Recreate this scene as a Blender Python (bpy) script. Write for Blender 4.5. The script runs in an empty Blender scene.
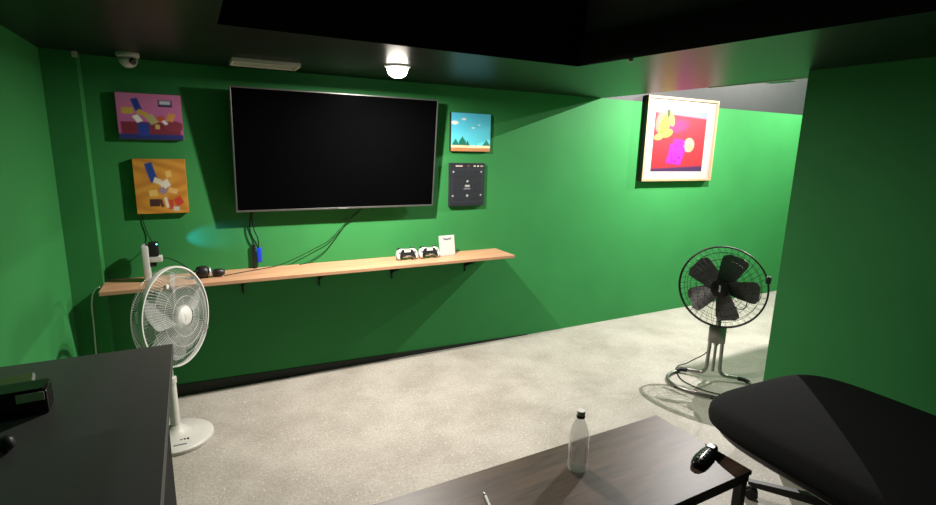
import bpy, bmesh, math, random
from mathutils import Vector, Matrix
random.seed(7)
sc = bpy.context.scene
C = sc.collection
PI = math.pi
V = Vector

# ------------------------------------------------------------------ helpers
def BM(): return bmesh.new()

def obj(name, bm, mat, parent=None, smooth=False, loc=None, rot=None, auto=None):
    me = bpy.data.meshes.new(name)
    bmesh.ops.recalc_face_normals(bm, faces=bm.faces[:])
    bm.to_mesh(me); bm.free()
    for m in (mat if isinstance(mat, (list, tuple)) else [mat]): me.materials.append(m)
    if smooth:
        for p in me.polygons: p.use_smooth = True
        if auto is not None:
            try: me.set_sharp_from_angle(angle=math.radians(auto))
            except Exception: pass
    o = bpy.data.objects.new(name, me); C.objects.link(o)
    if parent: o.parent = parent
    if loc is not None: o.location = loc
    if rot is not None: o.rotation_euler = rot
    return o

def thing(name, label, cat, loc=(0, 0, 0), rot=(0, 0, 0), group=None):
    o = bpy.data.objects.new(name, None); C.objects.link(o)
    o.empty_display_size = .05
    o.location = loc; o.rotation_euler = rot
    o['label'] = label; o['category'] = cat
    if group: o['group'] = group
    return o

def tag(o, label, cat, group=None):
    o['label'] = label; o['category'] = cat
    if group: o['group'] = group
    return o

def struct(name, bm, mat, label=None, cat=None):
    o = obj(name, bm, mat); o['kind'] = 'structure'
    o['label'] = label or name.replace('_', ' '); o['category'] = cat or name.split('_')[0]
    return o

def box(bm, a, b, bevel=0, seg=2, M=None, mi=0):
    x0, y0, z0 = a; x1, y1, z1 = b
    vs = [bm.verts.new(p) for p in ((x0,y0,z0),(x1,y0,z0),(x1,y1,z0),(x0,y1,z0),(x0,y0,z1),(x1,y0,z1),(x1,y1,z1),(x0,y1,z1))]
    fs = [bm.faces.new([vs[i] for i in q]) for q in ((3,2,1,0),(4,5,6,7),(0,1,5,4),(1,2,6,5),(2,3,7,6),(3,0,4,7))]
    for f in fs: f.material_index = mi
    new = vs
    if bevel:
        es = list({e for f in fs for e in f.edges})
        r = bmesh.ops.bevel(bm, geom=es, offset=bevel, segments=seg, profile=.5, affect='EDGES')
        new = list({v for f in r['faces'] for v in f.verts} | {v for v in vs if v.is_valid})
    if M is not None: bmesh.ops.transform(bm, matrix=M, verts=new)
    return new

def catmull(P, n=8, closed=False):
    P = [V(p) for p in P]; out = []; N = len(P)
    segs = N if closed else N - 1
    for i in range(segs):
        if closed: a, b, c, d = P[(i-1) % N], P[i], P[(i+1) % N], P[(i+2) % N]
        else:
            b, c = P[i], P[i+1]
            a = P[i-1] if i else b*2 - c
            d = P[i+2] if i+2 < N else c*2 - b
        for k in range(n):
            t = k/n
            out.append(.5*((2*b) + (c-a)*t + (2*a-5*b+4*c-d)*t*t + (3*b-a-3*c+d)*t**3))
    if not closed: out.append(P[-1])
    return out

def tube(bm, pts, r, seg=8, closed=False, cap=True):
    pts = [V(p) for p in pts]; N = len(pts); rings = []
    up = None
    for i, p in enumerate(pts):
        if closed: t = pts[(i+1) % N] - pts[i-1]
        else: t = pts[min(i+1, N-1)] - pts[max(i-1, 0)]
        t = t.normalized() if t.length > 1e-9 else V((0,0,1))
        if up is None:
            up = t.orthogonal().normalized()
        else:
            up = up - t*up.dot(t)
            up = up.normalized() if up.length > 1e-6 else t.orthogonal().normalized()
        s = t.cross(up)
        rr = r[i] if isinstance(r, (list, tuple)) else r
        rings.append([bm.verts.new(p + rr*(math.cos(2*PI*k/seg)*up + math.sin(2*PI*k/seg)*s)) for k in range(seg)])
    for i in range(N if closed else N-1):
        A, B = rings[i], rings[(i+1) % N]
        off = 0
        if closed and i == N-1:
            off = min(range(seg), key=lambda o: (A[0].co - B[o].co).length)
        for k in range(seg):
            try: bm.faces.new((A[k], A[(k+1) % seg], B[(k+1+off) % seg], B[(k+off) % seg]))
            except ValueError: pass
    if cap and not closed:
        bm.faces.new(rings[0][::-1]); bm.faces.new(rings[-1])
    return rings

def lathe(bm, prof, seg=32, M=None, capb=True, capt=True):
    rings = []; vs = []
    for (r, z) in prof:
        ring = [bm.verts.new((r*math.cos(2*PI*k/seg), r*math.sin(2*PI*k/seg), z)) for k in range(seg)]
        rings.append(ring); vs += ring
    for A, B in zip(rings, rings[1:]):
        for k in range(seg): bm.faces.new((A[k], A[(k+1) % seg], B[(k+1) % seg], B[k]))
    if capb and prof[0][0] > 0: bm.faces.new(rings[0][::-1])
    if capt and prof[-1][0] > 0: bm.faces.new(rings[-1])
    if M is not None: bmesh.ops.transform(bm, matrix=M, verts=vs)
    return vs

def circle(r, n, f): return [f(r*math.cos(2*PI*k/n), r*math.sin(2*PI*k/n)) for k in range(n)]

def prism(bm, pts2, a, b, f, bevel=0, seg=2):
    """outline pts2 extruded from a to b; f(u,v,w)->xyz"""
    A = [bm.verts.new(f(u, v, a)) for u, v in pts2]; B = [bm.verts.new(f(u, v, b)) for u, v in pts2]
    n = len(pts2); fs = [bm.faces.new(A[::-1]), bm.faces.new(B)]
    for k in range(n): fs.append(bm.faces.new((A[k], A[(k+1) % n], B[(k+1) % n], B[k])))
    if bevel:
        es = list({e for q in fs[:2] for e in q.edges})
        bmesh.ops.bevel(bm, geom=es, offset=bevel, segments=seg, profile=.5, affect='EDGES')

def lerp(a, b, t): return a + (b - a)*t

# ------------------------------------------------------------------ materials
def mat(name, col, rough=.5, metal=0., noise=.06, scale=18., bump=0., spec=.5, alpha=1., trans=0., ior=1.45, emit=None, estr=0., coat=0.):
    m = bpy.data.materials.new(name); m.use_nodes = True
    nt = m.node_tree; P = nt.nodes['Principled BSDF']
    P.inputs['Roughness'].default_value = rough; P.inputs['Metallic'].default_value = metal
    P.inputs['Specular IOR Level'].default_value = spec; P.inputs['Alpha'].default_value = alpha
    P.inputs['Transmission Weight'].default_value = trans; P.inputs['IOR'].default_value = ior
    P.inputs['Coat Weight'].default_value = coat
    tc = nt.nodes.new('ShaderNodeTexCoord'); nz = nt.nodes.new('ShaderNodeTexNoise')
    nz.inputs['Scale'].default_value = scale; nz.inputs['Detail'].default_value = 4
    nt.links.new(tc.outputs['Object'], nz.inputs['Vector'])
    rp = nt.nodes.new('ShaderNodeValToRGB')
    c0 = [max(0, c*(1-noise)) for c in col]; c1 = [min(1, c*(1+noise)) for c in col]
    rp.color_ramp.elements[0].color = (*c0, 1); rp.color_ramp.elements[1].color = (*c1, 1)
    rp.color_ramp.elements[0].position = .3; rp.color_ramp.elements[1].position = .7
    nt.links.new(nz.outputs['Fac'], rp.inputs['Fac']); nt.links.new(rp.outputs['Color'], P.inputs['Base Color'])
    if bump:
        b = nt.nodes.new('ShaderNodeBump'); b.inputs['Strength'].default_value = bump; b.inputs['Distance'].default_value = .01
        nt.links.new(nz.outputs['Fac'], b.inputs['Height']); nt.links.new(b.outputs['Normal'], P.inputs['Normal'])
    if emit:
        P.inputs['Emission Color'].default_value = (*emit, 1); P.inputs['Emission Strength'].default_value = estr
    return m

def wood(name, dark, light, axis_scale, rough, wave=4., spec=.5, rot=0.):
    m = bpy.data.materials.new(name); m.use_nodes = True
    nt = m.node_tree; P = nt.nodes['Principled BSDF']; L = nt.links.new
    P.inputs['Roughness'].default_value = rough; P.inputs['Specular IOR Level'].default_value = spec
    tc = nt.nodes.new('ShaderNodeTexCoord'); mp = nt.nodes.new('ShaderNodeMapping')
    mp.inputs['Scale'].default_value = axis_scale; mp.inputs['Rotation'].default_value = (0, 0, rot)
    L(tc.outputs['Object'], mp.inputs['Vector'])
    n1 = nt.nodes.new('ShaderNodeTexNoise'); n1.inputs['Scale'].default_value = wave; n1.inputs['Detail'].default_value = 8
    n1.inputs['Distortion'].default_value = 1.2
    n2 = nt.nodes.new('ShaderNodeTexNoise'); n2.inputs['Scale'].default_value = wave*6; n2.inputs['Detail'].default_value = 3
    L(mp.outputs['Vector'], n1.inputs['Vector']); L(mp.outputs['Vector'], n2.inputs['Vector'])
    mx = nt.nodes.new('ShaderNodeMath'); mx.operation = 'MULTIPLY_ADD'; mx.inputs[1].default_value = .35
    L(n2.outputs['Fac'], mx.inputs[0]); L(n1.outputs['Fac'], mx.inputs[2])
    rp = nt.nodes.new('ShaderNodeValToRGB')
    rp.color_ramp.elements[0].color = (*dark, 1); rp.color_ramp.elements[1].color = (*light, 1)
    rp.color_ramp.elements[0].position = .48; rp.color_ramp.elements[1].position = .88
    L(mx.outputs[0], rp.inputs['Fac']); L(rp.outputs['Color'], P.inputs['Base Color'])
    return m

def concrete(name):
    m = bpy.data.materials.new(name); m.use_nodes = True
    nt = m.node_tree; P = nt.nodes['Principled BSDF']; L = nt.links.new
    tc = nt.nodes.new('ShaderNodeTexCoord')
    big = nt.nodes.new('ShaderNodeTexNoise'); big.inputs['Scale'].default_value = 2.6; big.inputs['Detail'].default_value = 7; big.inputs['Roughness'].default_value = .65
    fine = nt.nodes.new('ShaderNodeTexNoise'); fine.inputs['Scale'].default_value = 75; fine.inputs['Detail'].default_value = 6
    vor = nt.nodes.new('ShaderNodeTexVoronoi'); vor.inputs['Scale'].default_value = 60
    for n in (big, fine, vor): L(tc.outputs['Object'], n.inputs['Vector'])
    r1 = nt.nodes.new('ShaderNodeValToRGB')
    r1.color_ramp.elements[0].color = (.31, .278, .24, 1); r1.color_ramp.elements[1].color = (.425, .39, .347, 1)
    r1.color_ramp.elements[0].position = .33; r1.color_ramp.elements[1].position = .62
    L(big.outputs['Fac'], r1.inputs['Fac'])
    r2 = nt.nodes.new('ShaderNodeValToRGB')
    r2.color_ramp.elements[0].color = (.84, .84, .84, 1); r2.color_ramp.elements[1].color = (1.1, 1.1, 1.1, 1)
    r2.color_ramp.elements[0].position = .34; r2.color_ramp.elements[1].position = .66
    L(fine.outputs['Fac'], r2.inputs['Fac'])
    mu = nt.nodes.new('ShaderNodeMix'); mu.data_type = 'RGBA'; mu.blend_type = 'MULTIPLY'; mu.inputs[0].default_value = 1
    L(r1.outputs['Color'], mu.inputs[6]); L(r2.outputs['Color'], mu.inputs[7])
    # pale aggregate flecks
    r3 = nt.nodes.new('ShaderNodeValToRGB')
    r3.color_ramp.elements[0].color = (1, 1, 1, 1); r3.color_ramp.elements[1].color = (0, 0, 0, 1)
    r3.color_ramp.elements[0].position = .13; r3.color_ramp.elements[1].position = .24
    L(vor.outputs['Distance'], r3.inputs['Fac'])
    sep = nt.nodes.new('ShaderNodeSeparateColor'); L(vor.outputs['Color'], sep.inputs['Color'])
    gt = nt.nodes.new('ShaderNodeMath'); gt.operation = 'GREATER_THAN'; gt.inputs[1].default_value = .72
    L(sep.outputs['Red'], gt.inputs[0])
    ml = nt.nodes.new('ShaderNodeMath'); ml.operation = 'MULTIPLY'; L(gt.outputs[0], ml.inputs[0]); L(r3.outputs['Color'], ml.inputs[1])
    fl = nt.nodes.new('ShaderNodeMix'); fl.data_type = 'RGBA'; fl.blend_type = 'MIX'
    L(ml.outputs[0], fl.inputs[0]); L(mu.outputs[2], fl.inputs[6]); fl.inputs[7].default_value = (.62, .60, .57, 1)
    L(fl.outputs[2], P.inputs['Base Color'])
    P.inputs['Roughness'].default_value = .5; P.inputs['Specular IOR Level'].default_value = .4
    b = nt.nodes.new('ShaderNodeBump'); b.inputs['Strength'].default_value = .25; b.inputs['Distance'].default_value = .006
    L(fine.outputs['Fac'], b.inputs['Height']); L(b.outputs['Normal'], P.inputs['Normal'])
    return m

def print_mat(name, rough=.5):
    m = bpy.data.materials.new(name); m.use_nodes = True
    nt = m.node_tree; P = nt.nodes['Principled BSDF']; P.inputs['Roughness'].default_value = rough
    a = nt.nodes.new('ShaderNodeAttribute'); a.attribute_name = 'ink'
    nz = nt.nodes.new('ShaderNodeTexNoise'); nz.inputs['Scale'].default_value = 300
    mx = nt.nodes.new('ShaderNodeMix'); mx.data_type = 'RGBA'; mx.blend_type = 'MULTIPLY'; mx.inputs[0].default_value = .08
    nt.links.new(a.outputs['Color'], mx.inputs[6]); nt.links.new(nz.outputs['Color'], mx.inputs[7])
    nt.links.new(mx.outputs[2], P.inputs['Base Color'])
    return m

GREEN = (.036, .213, .060)
M_green = mat('green_wall_paint', GREEN, .62, noise=.05, scale=3., bump=.04, spec=.14)
M_black_paint = mat('black_ceiling_paint', (.007, .007, .007), .36, noise=.1, scale=6, spec=.36)
M_void = mat('matt_black_paint', (.006, .006, .006), .9, noise=.1, scale=6, spec=.1)
M_grey_paint = mat('dark_grey_upper_paint', (.017, .015, .018), .6, noise=.12, scale=5)
M_ledge = mat('dark_board', (.05, .05, .048), .8, noise=.1, scale=5)
M_floor = concrete('worn_concrete')
M_skirt = mat('black_skirting', (.008, .012, .008), .6)
M_shelf = wood('pale_pine', (.40, .20, .11), (.56, .315, .19), (1.2, 14, 14), .5, 2.2)
M_table = wood('dark_walnut_laminate', (.022, .012, .0078), (.090, .052, .033), (1.3, 9, 9), .44, 1.5)
M_blk = mat('black_plastic', (.010, .010, .010), .42)
M_blkg = mat('gloss_black_plastic', (.008, .008, .008), .2, spec=.35)
M_blkm = mat('black_metal', (.012, .012, .012), .4, metal=.3)
M_chrome = mat('brushed_steel_tube', (.30, .295, .28), .32, metal=1., noise=.08, scale=40)
M_blade = mat('dark_grey_fan_blade', (.045, .042, .043), .45)
M_white = mat('white_plastic', (.52, .52, .50), .38, noise=.03)
M_white2 = mat('off_white_plastic', (.50, .485, .45), .42, noise=.04)
M_clear = mat('smoky_clear_plastic', (.36, .37, .36), .18, alpha=.42, noise=.05)
M_wire = mat('pale_wire', (.58, .59, .56), .3, noise=.03)
M_screen = mat('tv_glass', (.0012, .0012, .0014), .14, noise=.02, spec=.07)
M_bezel = mat('dark_silver_bezel', (.22, .22, .22), .32, metal=.8)
M_fabric = mat('charcoal_fabric', (.020, .020, .0205), .92, noise=.18, scale=260, bump=.25, spec=.06)
M_desk = mat('charcoal_laminate', (.052, .053, .052), .42, noise=.05, scale=60)
M_deskside = mat('black_desk_board', (.006, .006, .006), .8, noise=.3, scale=120, spec=.2)
M_edge = mat('grey_edge_band', (.035, .035, .035), .6, noise=.5, scale=140)
M_blue = mat('blue_plastic', (.01, .045, .62), .4)
M_cable = mat('dark_cable', (.008, .011, .008), .7, spec=.15)
M_wcable = mat('white_cable', (.6, .62, .58), .5)
M_pet = mat('clear_pet', (.99, .99, .99), .05, trans=.86, ior=1.27, noise=0)
M_cap = mat('white_cap', (.75, .75, .72), .4)
M_lbl = mat('pale_label', (.95, .80, .80), .6, alpha=.75, trans=.75, ior=1.05)
M_mount = mat('white_mat_board', (.31, .275, .27), .7, noise=.02)
M_gold = mat('pale_gilt_wood', (.36, .24, .14), .38, noise=.08, scale=60)
M_dark_side = mat('dark_frame_side', (.02, .016, .012), .6)
M_print = print_mat('printed_canvas', .55)
M_printg = print_mat('print_paper', .35)
M_lamp = mat('lit_lamp_glass', (1, .95, .85), .4, emit=(1, .93, .80), estr=22)
M_lamp2 = mat('lit_spot_glass', (1, .95, .85), .4, emit=(1, .95, .86), estr=60)
M_led = mat('blue_led', (.1, .6, 1), .4, emit=(.08, .55, 1.), estr=6)
M_silver = mat('silver_plastic', (.55, .56, .55), .3, metal=.7)
M_ink = mat('grey_ink', (.16, .16, .17), .6)
M_vent = mat('vent_white', (.55, .55, .48), .5)

# ------------------------------------------------------------------ room
ZS = 2.03          # soffit height
XL, XR = -.625, 2.90
YC = -1.85         # near corner of the right wall
XO = 3.15          # outer edge of the soffit
XE = 6.8           # far end of the alcove
YB = -5.6
bm = BM(); box(bm, (XL-.1, YB, -.1), (XE, .1, 0)); struct('floor', bm, M_floor, 'pale speckled worn concrete floor', 'floor')
bm = BM(); box(bm, (XL-.1, 0, 0), (XE, .1, ZS)); struct('wall_back', bm, M_green, 'bright green back wall behind the television and shelf', 'wall')
bm = BM(); box(bm, (XO-.02, .0, ZS), (XE, .1, 3.0)); struct('wall_upper', bm, M_grey_paint, 'dark grey upper strip of wall above the green paint at the far right', 'wall')
bm = BM(); box(bm, (XL-.1, YB, 0), (XL, 0, ZS)); struct('wall_left', bm, M_green, 'green left wall beside the grey desk', 'wall')
bm = BM(); box(bm, (XL, -.12, 0), (-.475, 0, ZS)); struct('wall_corner', bm, M_green, 'narrow green boxed column in the left corner', 'wall')
bm = BM(); box(bm, (XR, YB, 0), (XR+.12, YC, ZS)); struct('wall_right', bm, M_green, 'green partition wall at the right of the picture', 'wall')
bm = BM(); box(bm, (XR+.12, YC-.12, 0), (XE, YC, 3.0)); struct('wall_partition', bm, M_green, 'green far side of the right partition, facing the alcove', 'wall')
bm = BM(); box(bm, (XE, YC-.12, 0), (XE+.1, .1, 3.0)); struct('wall_end', bm, M_green, 'green end wall of the alcove', 'wall')
bm = BM(); box(bm, (XL-.1, YB-.1, 0), (XR+.12, YB, 2.7)); struct('wall_front', bm, M_void, 'black wall behind the camera', 'wall')
# lowered ceiling with a rectangular recess
RX0, RX1, RY = .13, 1.93, -1.24
bm = BM()
box(bm, (XL-.1, RY, ZS), (XO, .1, 2.75))
box(bm, (XL-.1, YB, ZS), (RX0, RY, 2.75))
# the right strip, its inner edge running slightly outwards towards the viewer
f = lambda u, v, w: (u, v, w)
prism(bm, [(1.865, RY), (XO, RY), (XO, YB), (2.27, YB)], ZS, ZS+.135, f)
box(bm, (RX0, YB, 2.68), (2.4, RY, 2.78))
struct('ceiling', bm, M_black_paint, 'black lowered ceiling with a deep rectangular recess', 'ceiling')
bm = BM(); prism(bm, [(1.90, RY), (XO, RY), (XO, YB), (2.31, YB)], ZS+.135, 2.75, f); struct('ceiling_recess', bm, M_ledge, 'dark grey upper side of the ceiling recess', 'ceiling')
bm = BM(); box(bm, (XO, YC-.12, 3.0), (XE+.1, .1, 3.1)); box(bm, (XO-.02, YC-.12, 2.75), (XO, .1, 3.1))
struct('ceiling_alcove', bm, M_grey_paint, 'dark high ceiling over the alcove at the right', 'ceiling')
bm = BM(); box(bm, (XO, -1.84, ZS-.004), (XO+.012, -1.05, ZS+.014), .002); struct('trim_1', bm, M_white, 'thin white bead on the outer edge of the lowered ceiling', 'trim')
bm = BM()
prism(bm, [(-.475, 0), (2.5, 0), (2.5, .006), (-.475, .085)], 0, -.006, lambda u, v, w: (u, w, v))
struct('baseboard_back', bm, M_skirt, 'black skirting along the foot of the back wall, below the shelf', 'baseboard')

# ------------------------------------------------------------------ camera
F_PX = 517.855; yaw, pit, rol = .4913609, .202105, .0242001; D = 3.535378
cy, sy, cp, sp, cr, sr = math.cos(yaw), math.sin(yaw), math.cos(pit), math.sin(pit), math.cos(rol), math.sin(rol)
fw = V((sy*cp, cy*cp, -sp)); rt = V((cy, -sy, 0)); up = rt.cross(fw)
r2 = rt*cr + up*sr; u2 = -rt*sr + up*cr
cam = bpy.data.cameras.new('camera'); co = bpy.data.objects.new('camera', cam); C.objects.link(co)
cam.sensor_width = 36; cam.lens = F_PX*36/936; cam.clip_start = .02
Mx = Matrix(((r2.x, u2.x, -fw.x, 0), (r2.y, u2.y, -fw.y, -D), (r2.z, u2.z, -fw.z, 1.6), (0, 0, 0, 1)))
co.matrix_world = Mx
sc.camera = co

# ------------------------------------------------------------------ lamps
def light(name, kind, loc, energy, col, **k):
    l = bpy.data.lights.new(name, kind); l.energy = energy; l.color = col
    for a, b in k.items(): setattr(l, a, b)
    o = bpy.data.objects.new(name, l); C.objects.link(o); o.location = loc
    return o
L1 = (1.06, -.67)
t = thing('ceiling_light', 'small round lit lamp glowing on the lowered ceiling above the television', 'ceiling lamp', (*L1, ZS))
bm = BM(); lathe(bm, [(.075, 0), (.075, -.006), (.066, -.012), (.056, -.012), (.056, 0)], 40, capb=False, capt=False); obj('trim_ring', bm, M_white, t, True, auto=30)
bm = BM(); lathe(bm, [(.055, -.002), (.058, -.016), (.055, -.034), (.044, -.052), (.024, -.063), (.001, -.066)], 40, capb=False); obj('diffuser', bm, M_lamp, t, True)
lo = light('ceiling_light_beam', 'AREA', (L1[0], L1[1], ZS-.070), 54, (1, .93, .84), shape='DISK', size=.05)
lo.parent = None

L2 = V((3.95, -.82, 2.30))
t = thing('ceiling_spotlight', 'black spotlight with a lit bulb hung from the high alcove ceiling', 'spotlight', (L2.x, L2.y, 3.0))
bm = BM(); lathe(bm, [(.05, 0), (.05, -.02), (.012, -.024)], 24); tube(bm, [(0, 0, -.02), (0, 0, -.60)], .009, 10); obj('stem', bm, M_blkm, t, True, auto=30)
bm = BM(); lathe(bm, [(.014, -.585), (.028, -.59), (.030, -.645), (.026, -.665)], 24, capt=False); obj('socket', bm, M_blkm, t, True, auto=30)
bm = BM(); lathe(bm, [(.022, -.66), (.022, -.670), (.012, -.676), (.001, -.677)], 20); obj('bulb', bm, M_lamp2, t, True)
# unseen plate added below the bulb to throw a straight-edged shadow on the floor
bm = BM(); box(bm, (-.052, -.20, -.852), (.22, -.0165, -.848)); tube(bm, [(.028, -.03, -.62), (.10, -.03, -.70), (.10, -.03, -.85)], .003, 6)
obj('added_shade_plate', bm, M_blkm, t)
light('ceiling_spotlight_flood', 'AREA', (L2.x, L2.y, L2.z), 58, (1, .96, .92), shape='DISK', size=.007)
light('ceiling_spotlight_beam', 'POINT', (L2.x, L2.y, L2.z), 90, (1, .96, .92), shadow_soft_size=.003)

t = thing('pendant_bulb', 'plain lit bulb on a short cord at the far end of the alcove ceiling', 'lamp', (5.85, -.95, 3.0))
bm = BM(); lathe(bm, [(.04, 0), (.04, -.015), (.01, -.02)], 20); tube(bm, [(0, 0, -.015), (0, 0, -.18)], .004, 8); lathe(bm, [(.016, -.17), (.018, -.21)], 16); obj('socket', bm, M_blkm, t, True, auto=30)
bm = BM(); lathe(bm, [(.012, -.211), (.024, -.235), (.026, -.255), (.018, -.272), (.001, -.278)], 20); obj('bulb', bm, M_lamp, t, True)
light('pendant_bulb_glow', 'POINT', (5.85, -.95, 2.69), 220, (1, .96, .92), shadow_soft_size=.02)

# ------------------------------------------------------------------ ceiling fittings
t = thing('ceiling_camera', 'white domed security camera fixed to the ceiling in the left corner', 'security camera', (-.243, -.21, ZS))
bm = BM(); lathe(bm, [(.052, .003), (.054, -.012), (.050, -.020), (.046, -.022)], 32); obj('base', bm, M_white2, t, True, auto=35)
bm = BM(); lathe(bm, [(.046, -.021), (.044, -.038), (.034, -.058), (.018, -.070), (.001, -.073)], 32); obj('dome', bm, M_white2, t, True)
bm = BM()
Mr = Matrix.Translation((.022, -.034, -.042)) @ V((.55, -.75, -.35)).to_track_quat('Z', 'Y').to_matrix().to_4x4()
lathe(bm, [(.017, -.006), (.017, .008), (.012, .010), (.001, .007)], 20, Mr); obj('lens', bm, M_blkg, t, True, auto=40)

t = thing('ceiling_vent', 'flat pale ceiling vent panel near the corner above the television', 'vent', (.41, -.33, ZS))
bm = BM()
for a, b in (((-.175, -.09, -.022), (.175, -.078, 0)), ((-.175, .078, -.022), (.175, .09, 0)), ((-.175, -.078, -.022), (-.162, .078, 0)), ((.162, -.078, -.022), (.175, .078, 0))): box(bm, a, b, .002)
obj('frame', bm, M_vent, t)
bm = BM()
for k in range(7):
    y = -.068 + k*.0225
    box(bm, (-.162, -.011, -.001), (.162, .011, .001), M=Matrix.Translation((0, y, -.013)) @ Matrix.Rotation(.12, 4, 'X'))
obj('slats', bm, M_vent, t)
bm = BM(); box(bm, (-.163, -.079, -.004), (.163, .079, -.001)); obj('backing', bm, M_white2, t)

bm = BM(); lathe(bm, [(.012, 0), (.012, -.008), (.006, -.014), (.001, -.015)], 16)
tag(obj('ceiling_sensor', bm, M_white2, None, True, (1.915, -1.57, ZS)), 'tiny pale sensor stud at the corner of the ceiling recess', 'sensor')
bm = BM(); box(bm, (-.012, -.010, -.03), (.012, 0, .0), .003)
tag(obj('wall_clip', bm, M_white2, None, False, (-.480, -.12, ZS-.002)), 'tiny pale clip at the top of the green corner column', 'clip')

# ------------------------------------------------------------------ television
TW, TH = 1.318, .745
tv = thing('television', 'large flat black television on the green wall, tilted slightly downwards', 'television', (.889, -.052, 1.172), (math.radians(6.0), 0, 0))
# local: x across, z up, front at y = -.03
bm = BM(); box(bm, (-TW/2+.008, -.026, .010), (TW/2-.008, -.020, TH-.008)); obj('screen', bm, M_screen, tv)
bm = BM()
box(bm, (-TW/2, -.030, 0), (TW/2, -.008, .011), .002); box(bm, (-TW/2, -.030, TH-.009), (TW/2, -.008, TH), .002)
box(bm, (-TW/2, -.030, .011), (-TW/2+.009, -.008, TH-.009), .002); box(bm, (TW/2-.009, -.030, .011), (TW/2, -.008, TH-.009), .002)
obj('bezel', bm, M_bezel, tv)
bm = BM(); box(bm, (-TW/2+.004, -.019, .004), (TW/2-.004, .003, TH-.004), .004); box(bm, (-.45, .003, .10), (.45, .022, .50), .012); obj('back_shell', bm, M_blk, tv)
bm = BM(); box(bm, (-.03, -.0315, .002), (.03, -.030, .007)); obj('logo_plate', bm, M_silver, tv)
bm = BM()
Mi = Matrix.Rotation(-math.radians(6.0), 4, 'X')
for s in (-.2, .2): box(bm, (s-.015, .022, .20), (s+.015, .034, .48))
box(bm, (-.25, .034, .30), (.25, .073, .34))
obj('wall_bracket', bm, M_blkm, tv)

# ------------------------------------------------------------------ wall shelf
SZ = .795; SY = -.29
sh = thing('wall_shelf', 'long pale wooden shelf on the green wall below the television', 'shelf', (0, 0, 0))
bm = BM(); box(bm, (-.478, SY, SZ-.022), (2.145, 0, SZ), .002); obj('board', bm, M_shelf, sh)
for x in (-.25, .245, .73, 1.255, 1.865):
    bm = BM()
    w = .012
    box(bm, (x-w, SY+.05, SZ-.028), (x+w, 0, SZ-.0225))
    prism(bm, [(x-w, SZ-.028), (x+w, SZ-.028), (x+.005, SZ-.165), (x-.004, SZ-.165)], -.007, 0, lambda u, v, q: (u, q, v))
    prism(bm, [(-.24, SZ-.028), (-.007, SZ-.028), (-.007, SZ-.125)], x-.003, x+.003, lambda u, v, q: (q, u, v))
    obj('bracket', bm, M_blkm, sh)

# ------------------------------------------------------------------ pictures
def sstep(a, b, x):
    t = min(1, max(0, (x-a)/(b-a))); return t*t*(3-2*t)
def mixc(a, b, t): return tuple(lerp(p, q, t) for p, q in zip(a, b))
def ell(u, v, cu, cv, ru, rv, rot=0, soft=.12):
    c, s = math.cos(rot), math.sin(rot); x, y = u-cu, v-cv
    x, y = (c*x+s*y)/ru, (-s*x+c*y)/rv
    return 1 - sstep(1-soft, 1+soft, math.hypot(x, y))
def bx(u, v, cu, cv, ru, rv, rot=0, soft=.012):
    c, s = math.cos(rot), math.sin(rot); x, y = u-cu, v-cv
    x, y = c*x+s*y, -s*x+c*y
    return (1-sstep(ru-soft, ru+soft, abs(x)))*(1-sstep(rv-soft, rv+soft, abs(y)))

def art_pink(u, v):
    c = mixc((.30, .05, .19), (.46, .14, .30), v)
    c = mixc(c, (.13, .014, .03), bx(u, v, .5, .2, .46, .18))
    c = mixc(c, (.16, .02, .04), ell(u, v, .86, .30, .16, .12))
    c = mixc(c, (.012, .018, .12), 1-sstep(.09, .13, v))
    for cu, cv, ru, rv, ro, col in ((.30, .76, .055, .13, .25, (.012, .03, .22)), (.16, .62, .09, .07, 0, (.42, .27, .05)), (.40, .56, .11, .05, -.6, (.42, .25, .05)),
                                    (.52, .44, .07, .10, .5, (.30, .27, .12)), (.66, .46, .06, .06, .4, (.35, .06, .03)), (.82, .50, .06, .09, -.3, (.45, .20, .05)),
                                    (.30, .45, .05, .08, .5, (.60, .58, .55)), (.38, .22, .09, .14, 0, (.015, .03, .20)), (.60, .28, .035, .05, 0, (.42, .28, .10)), (.72, .38, .03, .05, .6, (.55, .50, .48))):
        c = mixc(c, col, bx(u, v, cu, cv, ru, rv, ro))
    c = mixc(c, (.02, .02, .07), bx(u, v, .745, .80, .11, .075))
    c = mixc(c, (.42, .42, .50), bx(u, v, .745, .82, .085, .04))
    return tuple(1.5*q for q in c)
def art_orange(u, v):
    n = .5+.5*math.sin(9*u+5*math.sin(7*v))
    c = mixc((.46, .18, .018), (.60, .27, .035), n)
    for cu, cv, ru, rv, ro, col in ((.33, .76, .075, .18, .28, (.012, .05, .27)), (.44, .60, .075, .05, -.4, (.70, .60, .45)), (.58, .54, .09, .07, .5, (.72, .66, .58)),
                                    (.66, .73, .055, .06, .2, (.74, .45, .12)), (.34, .38, .085, .06, .1, (.70, .45, .12)), (.72, .42, .09, .05, -.3, (.70, .42, .14)),
                                    (.53, .42, .055, .06, .6, (.26, .20, .32)), (.35, .20, .10, .07, 0, (.05, .015, .015)), (.48, .19, .03, .08, .3, (.09, .02, .015)),
                                    (.66, .16, .05, .09, 0, (.50, .05, .02)), (.82, .22, .08, .08, .5, (.50, .04, .02)), (.76, .08, .06, .04, 0, (.55, .50, .45)), (.58, .20, .03, .1, .2, (.70, .60, .45))):
        c = mixc(c, col, bx(u, v, cu, cv, ru, rv, ro))
    return c
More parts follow.
